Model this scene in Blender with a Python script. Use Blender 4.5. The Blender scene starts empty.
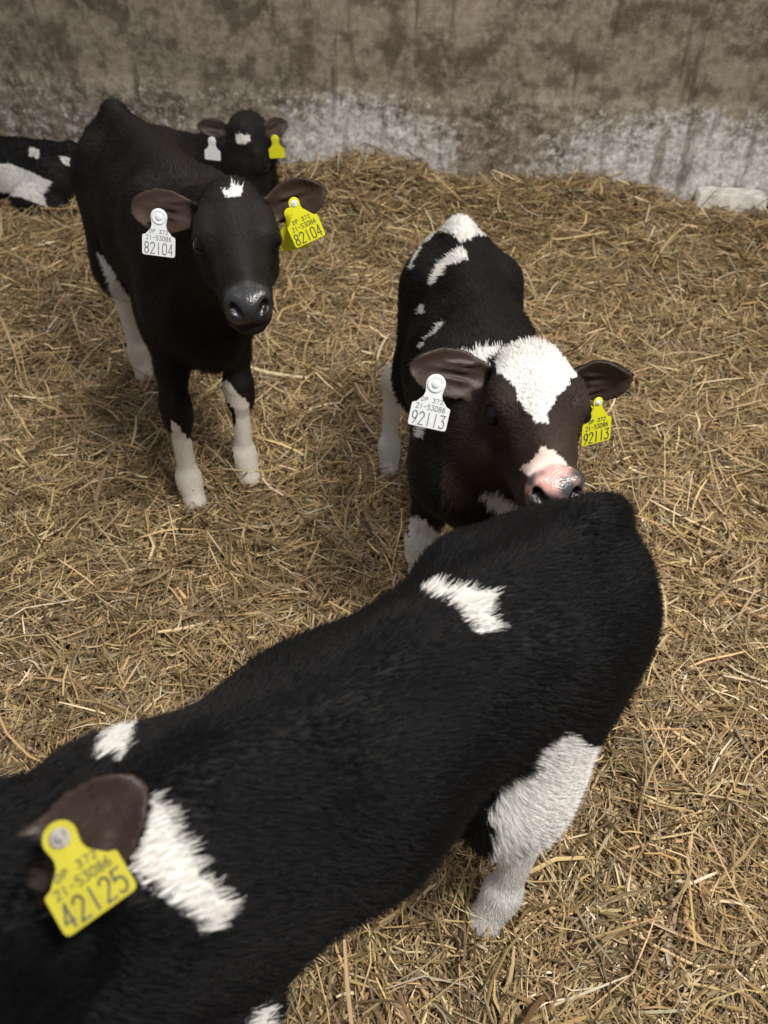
import bpy, math, random
import numpy as np
import openvdb
from mathutils import Vector, Matrix, noise as mnoise
R = math.radians
SC = bpy.context.scene
COL = SC.collection
rng = np.random.default_rng(7)

# ------------------------------------------------------------------ camera, world, lamps, exposure
CAM_H, PITCH, FPX = 1.40, 42.0, 773.0
cam_d = bpy.data.cameras.new('camera'); cam = bpy.data.objects.new('camera', cam_d); COL.objects.link(cam)
cam_d.sensor_fit = 'VERTICAL'; cam_d.sensor_height = 36.0; cam_d.lens = FPX / 1024 * 36.0
cam.location = (0, 0, CAM_H); cam.rotation_euler = (R(90 - PITCH), 0, 0)
cam_d.clip_start = 0.02
cam_d.dof.use_dof = True; cam_d.dof.focus_distance = 1.35; cam_d.dof.aperture_fstop = 4.5
SC.camera = cam
w = bpy.data.worlds.new('world'); SC.world = w; w.use_nodes = True
w.node_tree.nodes['Background'].inputs[0].default_value = (0.97, 0.97, 1.0, 1)
w.node_tree.nodes['Background'].inputs[1].default_value = 0.30
def area(name, loc, target, size, size_y, power, col):
    d = bpy.data.lights.new(name, 'AREA'); d.shape = 'RECTANGLE'; d.size = size; d.size_y = size_y
    d.energy = power; d.color = col
    o = bpy.data.objects.new(name, d); COL.objects.link(o); o.location = loc
    o.rotation_euler = (Vector(target) - Vector(loc)).to_track_quat('-Z', 'Y').to_euler()
    return o
area('shed_lamp', (1.15, 0.0, 3.25), (0.1, 1.6, 0), 0.9, 0.35, 112, (1.0, 0.955, 0.89))
area('shed_lamp', (-0.3, 3.0, 3.4), (-0.2, 2.9, 0), 1.2, 0.3, 34, (1.0, 0.955, 0.89))
SC.view_settings.view_transform = 'Standard'; SC.view_settings.look = 'None'
SC.view_settings.gamma = 1.0; SC.view_settings.use_curve_mapping = False
SC.view_settings.exposure = 0.16

# ------------------------------------------------------------------ material helpers
def new_mat(name):
    m = bpy.data.materials.new(name); m.use_nodes = True
    nt = m.node_tree; return m, nt, nt.nodes['Principled BSDF']
def simple_mat(name, col, rough=0.5, spec=0.5, metal=0.0, var=0.0, scale=40):
    m, nt, b = new_mat(name)
    b.inputs['Roughness'].default_value = rough; b.inputs['Specular IOR Level'].default_value = spec
    b.inputs['Metallic'].default_value = metal
    n = nt.nodes.new('ShaderNodeTexNoise'); n.inputs['Scale'].default_value = scale; n.inputs['Detail'].default_value = 4
    tc = nt.nodes.new('ShaderNodeTexCoord'); nt.links.new(tc.outputs['Object'], n.inputs['Vector'])
    r = nt.nodes.new('ShaderNodeValToRGB')
    r.color_ramp.elements[0].color = tuple(c * (1 - var) for c in col) + (1,)
    r.color_ramp.elements[1].color = tuple(min(1, c * (1 + var)) for c in col) + (1,)
    r.color_ramp.elements[0].position = 0.3; r.color_ramp.elements[1].position = 0.7
    nt.links.new(n.outputs['Fac'], r.inputs['Fac']); nt.links.new(r.outputs['Color'], b.inputs['Base Color'])
    return m
def mathn(nt, op, a, b=None, clamp=False):
    n = nt.nodes.new('ShaderNodeMath'); n.operation = op; n.use_clamp = clamp
    for i, v in enumerate((a, b)):
        if v is None: continue
        if isinstance(v, (int, float)): n.inputs[i].default_value = v
        else: nt.links.new(v, n.inputs[i])
    return n.outputs[0]
def mixc(nt, f, a, b):
    n = nt.nodes.new('ShaderNodeMix'); n.data_type = 'RGBA'
    if isinstance(f, (int, float)): n.inputs[0].default_value = f
    else: nt.links.new(f, n.inputs[0])
    for i, v in ((6, a), (7, b)):
        if isinstance(v, tuple): n.inputs[i].default_value = v
        else: nt.links.new(v, n.inputs[i])
    return n.outputs[2]

def link(name, data, mat=None, parent=None):
    o = bpy.data.objects.new(name, data); COL.objects.link(o)
    if mat is not None: data.materials.append(mat)
    if parent is not None: o.parent = parent
    return o
def np_mesh(name, v, quads=None, tris=None, smooth=True):
    me = bpy.data.meshes.new(name)
    v = np.asarray(v, np.float32); faces = []
    nq = 0 if quads is None else len(quads); nt_ = 0 if tris is None else len(tris)
    me.vertices.add(len(v)); me.vertices.foreach_set('co', v.ravel())
    li = np.concatenate([np.asarray(quads, np.int32).ravel() if nq else np.zeros(0, np.int32),
                         np.asarray(tris, np.int32).ravel() if nt_ else np.zeros(0, np.int32)])
    me.loops.add(len(li)); me.loops.foreach_set('vertex_index', li)
    st = np.concatenate([np.arange(nq) * 4, nq * 4 + np.arange(nt_) * 3]).astype(np.int32)
    me.polygons.add(nq + nt_); me.polygons.foreach_set('loop_start', st)
    me.polygons.foreach_set('use_smooth', np.full(nq + nt_, smooth))
    me.update(calc_edges=True); me.validate()
    return me

# ------------------------------------------------------------------ ground, straw, wall
WA, WB = np.array([-1.98, 4.21]), np.array([1.74, 3.57])        # foot of the wall, from left to right
WD = (WB - WA) / np.linalg.norm(WB - WA); WN = np.array([WD[1], -WD[0]])   # along the wall, out of the wall
def vnoise(p, scale, seed=0):
    """value noise on an (N,2) or (N,3) array, numpy"""
    p = np.asarray(p, float) * scale + seed * 17.31
    i = np.floor(p).astype(np.int64); f = p - i; f = f * f * (3 - 2 * f)
    def h(*c):
        n = np.zeros(len(p), np.int64)
        for k, q in enumerate(c): n = n + q * (374761393, 668265263, 2147483647 % 1000003)[k]
        n = (n ^ (n >> 13)) * 1274126177; n = n ^ (n >> 16)
        return (n & 0xffff) / 65535.0
    d = p.shape[1]; out = 0
    for c in range(2 ** d):
        bits = [(c >> k) & 1 for k in range(d)]; wgt = 1
        for k in range(d): wgt = wgt * (f[:, k] if bits[k] else 1 - f[:, k])
        out = out + wgt * h(*[i[:, k] + bits[k] for k in range(d)])
    return out
def ground_h(x, y):
    p = np.stack([x, y], 1)
    h = (vnoise(p, 2.2, 1) - .5) * .03 + (vnoise(p, 6.0, 2) - .5) * .032 + (vnoise(p, 14., 3) - .5) * .022
    dw = (p - WA) @ WN
    u = (p - WA) @ WD
    pile = .075 + .05 * (vnoise(np.stack([u, u * 0], 1), 2.6, 5) - .3) + .10 * np.exp(-((u - 1.98) / .28) ** 2) + .05 * np.exp(-((u - 3.0) / .35) ** 2)
    h += pile * np.exp(-(np.clip(dw, 0, None) / .38) ** 2)
    return h
GX0, GX1, GY0, GY1 = -4.2, 4.0, -1.3, 5.2
nx, ny = 420, 330
gx, gy = np.meshgrid(np.linspace(GX0, GX1, nx), np.linspace(GY0, GY1, ny))
gz = ground_h(gx.ravel(), gy.ravel()) - .018
gv = np.stack([gx.ravel(), gy.ravel(), gz], 1)
ii = np.arange(nx * ny).reshape(ny, nx)
gq = np.stack([ii[:-1, :-1], ii[:-1, 1:], ii[1:, 1:], ii[1:, :-1]], -1).reshape(-1, 4)
m, nt, b = new_mat('gap_shaded_straw')
tc = nt.nodes.new('ShaderNodeTexCoord')
n1 = nt.nodes.new('ShaderNodeTexNoise'); n1.inputs['Scale'].default_value = 60; n1.inputs['Detail'].default_value = 6
nt.links.new(tc.outputs['Object'], n1.inputs['Vector'])
rp = nt.nodes.new('ShaderNodeValToRGB'); nt.links.new(n1.outputs['Fac'], rp.inputs['Fac'])
rp.color_ramp.elements[0].color = (.045, .026, .010, 1); rp.color_ramp.elements[0].position = .35  # shade between the straws is put into this dark brown underlay colour
rp.color_ramp.elements[1].color = (.22, .14, .06, 1); rp.color_ramp.elements[1].position = .75
nt.links.new(rp.outputs['Color'], b.inputs['Base Color']); b.inputs['Roughness'].default_value = .85
bp = nt.nodes.new('ShaderNodeBump'); bp.inputs['Distance'].default_value = .01; bp.inputs['Strength'].default_value = 1
nt.links.new(n1.outputs['Fac'], bp.inputs['Height']); nt.links.new(bp.outputs['Normal'], b.inputs['Normal'])
floor = link('floor', np_mesh('floor', gv, gq), m); floor['kind'] = 'structure'

def straw_field(N, seed):
    r = np.random.default_rng(seed)
    # positions: even cover of the visible wedge of floor, denser where the camera stands close
    y = -.45 + 5.3 * r.random(N * 2) ** 1.15
    half = 1.05 + .60 * np.clip(y, 0, 9)
    x = (r.random(N * 2) * 2 - 1) * half
    p = np.stack([x, y], 1); dw = (p - WA) @ WN
    ok = (dw > .01) & (x > GX0 + .1) & (x < GX1 - .1)
    p = p[ok][:N]; n = len(p); x, y = p[:, 0], p[:, 1]
    clump = vnoise(p, 3.2, 11)
    ang = (vnoise(p, 1.7, 21) * 4 + vnoise(p, 6.0, 22) * 2.2) * math.pi + r.normal(0, .75, n)
    L = np.clip(r.lognormal(math.log(.073), .52, n), .016, .26)
    wd = np.clip(r.lognormal(math.log(.00155), .42, n), .0007, .0050)           # half width
    rr = np.hypot(x, y); wd *= np.clip(.9 + .10 * rr, 1, 1.3)
    pit = r.normal(0, .22, n); up = r.random(n) < .14; pit[up] = np.abs(r.normal(.45, .3, up.sum()))
    K = 5; t = np.linspace(-.5, .5, K)
    bend = r.normal(0, .42, n); kink = (r.random(n) < .30) * r.normal(0, .8, n)
    vb = r.normal(0, .25, n)
    P = np.zeros((n, K, 3)); cur = np.zeros((n, 3)); a = ang - bend; q = pit - vb * .5
    for k in range(K):
        P[:, k] = cur
        st = L / (K - 1)
        cur = cur + np.stack([np.cos(a) * np.cos(q), np.sin(a) * np.cos(q), np.sin(q)], 1) * st[:, None]
        a = a + bend * 2 / (K - 1) + (kink if k == 1 else 0); q = q + vb / (K - 1)
    P -= P.mean(1, keepdims=True)
    g = ground_h(x, y)
    lay = r.random(n); z0 = g - .024 + .054 * lay + .020 * (vnoise(p, 12, 14) - .4)
    P[..., 0] += x[:, None]; P[..., 1] += y[:, None]
    P[..., 2] += (z0 + np.abs(np.sin(pit)) * L * .32)[:, None]
    P[..., 2] = np.maximum(P[..., 2], (g - .02)[:, None])
    T = np.gradient(P, axis=1); T /= np.linalg.norm(T, axis=2, keepdims=True) + 1e-9
    roll = r.normal(0, .55, n)
    S = np.cross(T, np.array([0, 0, 1.0])); S /= np.linalg.norm(S, axis=2, keepdims=True) + 1e-9
    U = np.cross(S, T)
    c, s = np.cos(roll)[:, None, None], np.sin(roll)[:, None, None]
    S2 = S * c + U * s; U2 = U * c - S * s
    taper = np.array([.75, 1, 1, .95, .55])[None, :, None] * wd[:, None, None]
    flat = (.25 + .9 * r.random(n))[:, None, None]
    V = np.stack([P - S2 * taper, P + U2 * taper * flat, P + S2 * taper], 2)    # n,K,3,3
    V = V.reshape(n, K * 3, 3)
    f = []
    for k in range(K - 1):
        for j in range(2):
            f.append([k * 3 + j, k * 3 + j + 1, (k + 1) * 3 + j + 1, (k + 1) * 3 + j])
    f = np.array(f)
    Q = (f[None] + (np.arange(n) * K * 3)[:, None, None]).reshape(-1, 4)
    # colour of each straw: gold, tan, bleached, brown
    base = np.array([[.50, .345, .160], [.40, .275, .135], [.60, .46, .26], [.22, .14, .065], [.74, .62, .43]])
    pick = r.choice(5, n, p=[.34, .30, .17, .15, .04])
    col = base[pick] * (0.36 + 1.12 * r.random((n, 1)) ** 1.35) * (.93 + .14 * r.random((n, 3)))
    return V.reshape(-1, 3), Q, np.repeat(col, K * 3, axis=0)
NSTRAW = 330000
v, q, c = straw_field(NSTRAW, 3)
me = np_mesh('straw', v, q)
at_ = me.attributes.new('tint', 'FLOAT_COLOR', 'POINT')
at_.data.foreach_set('color', np.concatenate([c, np.ones((len(c), 1))], 1).astype(np.float32).ravel())
m, nt, b = new_mat('straw')
an = nt.nodes.new('ShaderNodeAttribute'); an.attribute_name = 'tint'
nt.links.new(an.outputs['Color'], b.inputs['Base Color'])
b.inputs['Roughness'].default_value = .42; b.inputs['Specular IOR Level'].default_value = .55
straw = link('straw_bedding', me, m)
straw['kind'] = 'stuff'; straw['label'] = 'loose golden straw bedding covering the whole pen floor'; straw['category'] = 'straw'

# the concrete wall
def build_wall():
    L0, L1, H = -4.2, 7.6, 2.8
    nu, nz = 720, 200
    u = np.linspace(L0, L1, nu); z = np.linspace(-.1, H, nz)
    U, Z = np.meshgrid(u, z); p = np.stack([U.ravel(), Z.ravel()], 1)
    low = 1 / (1 + np.exp((p[:, 1] - .46 - .03 * vnoise(p, 3, 8)) / .012))        # rougher, thicker concrete low on the wall
    d = low * (.006 + .014 * vnoise(p, 22, 31) + .010 * vnoise(p, 45, 32)) + .004 * vnoise(p, 9, 33)
    front = np.stack([WA[0] + WD[0] * p[:, 0] + WN[0] * d, WA[1] + WD[1] * p[:, 0] + WN[1] * d, p[:, 1]], 1)
    back = front.copy(); back[:, 0] = WA[0] + WD[0] * p[:, 0] - WN[0] * .2; back[:, 1] = WA[1] + WD[1] * p[:, 0] - WN[1] * .2
    i = np.arange(nu * nz).reshape(nz, nu); o = nu * nz
    Q = [np.stack([i[:-1, :-1], i[:-1, 1:], i[1:, 1:], i[1:, :-1]], -1).reshape(-1, 4)]
    Q.append(Q[0][:, ::-1] + o)
    for e in (i[0], i[-1], i[:, 0], i[:, -1]):
        Q.append(np.stack([e[:-1], e[:-1] + o, e[1:] + o, e[1:]], 1))
    me = np_mesh('wall', np.concatenate([front, back]), np.concatenate(Q))
    uv = np.concatenate([p, p]).astype(np.float32)
    a = me.attributes.new('wall_uv', 'FLOAT_VECTOR', 'POINT')
    a.data.foreach_set('vector', np.concatenate([uv, np.zeros((len(uv), 1), np.float32)], 1).ravel())
    return me
m, nt, b = new_mat('stained_concrete')
at = nt.nodes.new('ShaderNodeAttribute'); at.attribute_name = 'wall_uv'
sep = nt.nodes.new('ShaderNodeSeparateXYZ'); nt.links.new(at.outputs['Vector'], sep.inputs[0])
u_, z_ = sep.outputs[0], sep.outputs[1]
def noise_node(scale, detail=5, vec=None, rough=.6):
    n = nt.nodes.new('ShaderNodeTexNoise'); n.inputs['Scale'].default_value = scale; n.inputs['Detail'].default_value = detail
    n.inputs['Roughness'].default_value = rough
    nt.links.new(vec or at.outputs['Vector'], n.inputs['Vector']); return n.outputs['Fac']
def ramp(f, p0, p1, c0=(0, 0, 0, 1), c1=(1, 1, 1, 1)):
    r = nt.nodes.new('ShaderNodeValToRGB'); nt.links.new(f, r.inputs[0])
    r.color_ramp.elements[0].position = p0; r.color_ramp.elements[1].position = p1
    r.color_ramp.elements[0].color = c0; r.color_ramp.elements[1].color = c1
    return r.outputs['Color']
def blob(uc, zc, ru, rz, soft=.5):
    a = mathn(nt, 'DIVIDE', mathn(nt, 'SUBTRACT', u_, uc), ru); a = mathn(nt, 'MULTIPLY', a, a)
    c = mathn(nt, 'DIVIDE', mathn(nt, 'SUBTRACT', z_, zc), rz); c = mathn(nt, 'MULTIPLY', c, c)
    d = mathn(nt, 'ADD', a, c)
    return mathn(nt, 'SUBTRACT', 1.0, d, True)
big = noise_node(3.0, 6); fine = noise_node(26, 6, rough=.7); speck = noise_node(70, 3)
vor = nt.nodes.new('ShaderNodeTexVoronoi'); vor.inputs['Scale'].default_value = 55; vor.inputs['Randomness'].default_value = 1
nt.links.new(at.outputs['Vector'], vor.inputs['Vector'])
base = ramp(big, .35, .65, (.105, .08, .052, 1), (.27, .22, .16, 1))
base = mixc(nt, mathn(nt, 'MULTIPLY', ramp(fine, .42, .62), .55), base, (.42, .37, .29, 1))
base = mixc(nt, mathn(nt, 'MULTIPLY', ramp(speck, .58, .68), .22), base, (.48, .44, .37, 1))
base = mixc(nt, mathn(nt, 'MULTIPLY', ramp(noise_node(7, 5), .50, .60), .70), base, (.068, .048, .028, 1))
lowm = ramp(z_, .44, .50, (1, 1, 1, 1), (0, 0, 0, 1))
crumb = noise_node(30, 8, rough=.8)
base = mixc(nt, mathn(nt, 'MULTIPLY', lowm, ramp(crumb, .50, .60)), base, (.42, .38, .31, 1))
base = mixc(nt, mathn(nt, 'MULTIPLY', lowm, mathn(nt, 'SUBTRACT', 1.0, ramp(noise_node(16, 6, rough=.7), .34, .46))), base, (.11, .085, .058, 1))
# lime bloom low on the wall
B = mathn(nt, 'MAXIMUM', blob(1.90, .20, .60, .36), mathn(nt, 'MULTIPLY', blob(3.45, .16, .98, .40), 1.0))
B = mathn(nt, 'MAXIMUM', B, mathn(nt, 'MULTIPLY', blob(.5, .2, 1.5, .32), .40))
mp = nt.nodes.new('ShaderNodeMapping'); mp.inputs['Scale'].default_value = (8, 1.1, 1); mp.inputs['Rotation'].default_value = (0, 0, R(-9))
nt.links.new(at.outputs['Vector'], mp.inputs['Vector'])
streak = noise_node(1.6, 5, mp.outputs['Vector'])
mixn = mathn(nt, 'ADD', mathn(nt, 'MULTIPLY', streak, .28), mathn(nt, 'MULTIPLY', crumb, .50))
mixn = mathn(nt, 'ADD', mixn, mathn(nt, 'MULTIPLY', noise_node(11, 7, rough=.75), .22))
W = mathn(nt, 'ADD', mathn(nt, 'MULTIPLY', mathn(nt, 'POWER', B, .5), .30), mixn)
W = ramp(W, .68, .775)
W = mathn(nt, 'MULTIPLY', W, lowm)
W = mathn(nt, 'MULTIPLY', W, mathn(nt, 'SUBTRACT', 1.0, mathn(nt, 'MULTIPLY', ramp(noise_node(1.1, 4, mp.outputs['Vector']), .56, .63), .75)))
lime = mixc(nt, ramp(noise_node(48, 6, rough=.75), .40, .60), (.46, .43, .40, 1), (.86, .86, .88, 1))
base = mixc(nt, mathn(nt, 'MULTIPLY', W, .92), base, lime)
# dark damp drips from above
drip = mathn(nt, 'MULTIPLY', ramp(streak, .58, .66), ramp(z_, .15, .45))
base = mixc(nt, mathn(nt, 'MULTIPLY', drip, .65), base, (.05, .035, .020, 1))
nt.links.new(base, b.inputs['Base Color']); b.inputs['Roughness'].default_value = .75
bp = nt.nodes.new('ShaderNodeBump'); bp.inputs['Distance'].default_value = .008; bp.inputs['Strength'].default_value = .8
nt.links.new(crumb, bp.inputs['Height']); nt.links.new(bp.outputs['Normal'], b.inputs['Normal'])
wall = link('wall_back', build_wall(), m); wall['kind'] = 'structure'

# pale concrete block half buried at the foot of the wall
def kerb_block():
    nu_, nv_ = 26, 14; V = []; Q = []
    def face(o, du, dv):
        b0 = len(V)
        for j in range(nv_ + 1):
            for i in range(nu_ + 1): V.append(np.array(o) + np.array(du) * i / nu_ + np.array(dv) * j / nv_)
        for j in range(nv_):
            for i in range(nu_):
                a = b0 + j * (nu_ + 1) + i; Q.append((a, a + 1, a + nu_ + 2, a + nu_ + 1))
    L, D_, H = .30, .11, .22; u, n_ = np.array([*WD, 0]), np.array([*WN, 0]); z = np.array([0, 0, 1.])
    o = -u * L / 2
    face(o + n_ * D_, u * L, z * H); face(o, n_ * D_, z * H); face(o + u * L + n_ * D_, -n_ * D_, z * H); face(o + u * L, -u * L, z * H)
    face(o + z * H + n_ * D_, u * L, -n_ * D_); face(o, u * L, n_ * D_)
    V = np.array(V); c = V - z * H / 2
    loc = np.stack([c @ u / (L / 2), (c @ n_ - D_ / 2) / (D_ / 2), c[:, 2] / (H / 2)], 1)
    rnd = 1 - .05 * np.clip(np.sum(np.abs(loc) ** 6, 1) - 1, 0, 2)
    mid = z * H / 2 + n_ * D_ / 2
    V = mid + (V - mid) * rnd[:, None] + (np.stack([vnoise(V, 30, k) for k in (71, 72, 73)], 1) - .5) * .007
    return np_mesh('concrete_block', V, Q)
kb = link('concrete_block', kerb_block(), simple_mat('pale_concrete', (.72, .69, .63), .8, .3, var=.25, scale=22))
kb.location = (*(WA + WD * 3.60 + WN * .032), -.06)
kb['label'] = 'pale concrete block half buried in straw at the foot of the wall'; kb['category'] = 'block'

# ------------------------------------------------------------------ implicit-surface modeller
def pdist(p, A, B, ra, rb, side, cup=0.0):
    """distance to a tapered elliptic capsule"""
    f32 = np.float32
    ax = B - A; l2 = max(float(ax @ ax), 1e-10); L = math.sqrt(l2); axn = ax / L if L > 1e-5 else np.array([1., 0, 0])
    sd = np.array(side, float); sd = sd - axn * (sd @ axn)
    if np.linalg.norm(sd) < 1e-3:
        sd = np.cross(axn, [0, 0, 1.])
        if np.linalg.norm(sd) < 1e-3: sd = np.array([0, 1., 0])
    sd /= np.linalg.norm(sd); up = np.cross(axn, sd)
    q = p - A.astype(f32)
    t = np.clip((q @ ax.astype(f32)) / l2, 0, 1)
    a = ra[0] + (rb[0] - ra[0]) * t; b = ra[1] + (rb[1] - ra[1]) * t; c = np.minimum(a, b)
    res = q - t[..., None] * ax.astype(f32)
    x = res @ sd.astype(f32); y = res @ up.astype(f32); z = res @ axn.astype(f32)
    if cup: y = y - cup * (x / a) ** 2
    k0 = np.sqrt((x / a) ** 2 + (y / b) ** 2 + (z / c) ** 2) + 1e-6
    k1 = np.sqrt((x / a ** 2) ** 2 + (y / b ** 2) ** 2 + (z / c ** 2) ** 2) + 1e-6
    return k0 * (k0 - 1) / k1
class Field:
    """soft union of tapered elliptic capsules; turned into ONE continuous mesh"""
    def __init__(s, lo, hi, h):
        s.lo = np.array(lo, float); s.h = h
        s.n = np.ceil((np.array(hi) - s.lo) / h).astype(int) + 1
        s.d = np.full(s.n, .05, np.float32)
    def block(s, lo, hi):
        i0 = np.clip(np.floor((lo - s.lo) / s.h).astype(int), 0, s.n - 1)
        i1 = np.clip(np.ceil((hi - s.lo) / s.h).astype(int) + 1, 1, s.n)
        sl = tuple(slice(a, b) for a, b in zip(i0, i1))
        ax = [(s.lo[k] + s.h * np.arange(i0[k], i1[k])).astype(np.float32) for k in range(3)]
        return sl, np.stack(np.meshgrid(*ax, indexing='ij'), -1)
    def prim(s, A, B, ra, rb, side=(0, 1, 0), k=.02, op=1, cup=0.0, cupdir=None):
        A = np.array(A, float); B = np.array(B, float)
        if not hasattr(ra, '__len__'): ra = (ra, ra)
        if not hasattr(rb, '__len__'): rb = (rb, rb)
        m_ = max(*ra, *rb) + max(k, .012) + abs(cup) + .01
        sl, p = s.block(np.minimum(A, B) - m_, np.maximum(A, B) + m_)
        if p.size == 0: return
        d = pdist(p, A, B, ra, rb, side, cup).astype(np.float32); D = s.d[sl]
        if op < 0:
            e = -d; hh = np.maximum(k - np.abs(D - e), 0) / k; s.d[sl] = np.maximum(D, e) + hh * hh * k * .25
        else:
            hh = np.maximum(k - np.abs(D - d), 0) / k; s.d[sl] = np.minimum(D, d) - hh * hh * k * .25
    def chain(s, pts, side=(0, 1, 0), k=.02, op=1, cup=0.0):
        for (A, ra), (B, rb) in zip(pts[:-1], pts[1:]): s.prim(A, B, ra, rb, side, k, op, cup)
    def blur(s, it):
        for _ in range(it):
            D = s.d
            for ax in range(3):
                E_ = D.copy(); sl0 = [slice(None)] * 3; sl1 = [slice(None)] * 3; slm = [slice(None)] * 3
                sl0[ax] = slice(0, -2); sl1[ax] = slice(2, None); slm[ax] = slice(1, -1)
                E_[tuple(slm)] = .25 * D[tuple(sl0)] + .5 * D[tuple(slm)] + .25 * D[tuple(sl1)]; D = E_
            s.d = D
    def mesh(s):
        g = openvdb.FloatGrid(.05); g.copyFromArray(s.d)
        P, Q = g.convertToQuads(isovalue=0.0)
        P = np.array(P, float) * s.h + s.lo; Q = np.array(Q, np.int64)
        a, b_, c = P[Q[:, 0]], P[Q[:, 1]], P[Q[:, 2]]
        vol = np.einsum('ij,ij->i', a, np.cross(b_, c)).sum()
        if vol < 0: Q = Q[:, ::-1]
        return P, Q
def vnormals(P, Q):
    fn = np.cross(P[Q[:, 2]] - P[Q[:, 0]], P[Q[:, 3]] - P[Q[:, 1]])
    N = np.zeros_like(P)
    for k in range(4): np.add.at(N, Q[:, k], fn)
    return N / (np.linalg.norm(N, axis=1, keepdims=True) + 1e-12)

# ------------------------------------------------------------------ calf anatomy
def frame_from(pos, muzzle_dir, up=(0, 0, 1), roll=0.0):
    x = np.array(muzzle_dir, float); x /= np.linalg.norm(x)
    y = np.cross(np.array(up, float), x); y /= np.linalg.norm(y); z = np.cross(x, y)
    c, s_ = math.cos(roll), math.sin(roll)
    y, z = y * c + z * s_, z * c - y * s_
    return np.array(pos, float), np.stack([x, y, z], 1)

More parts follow.
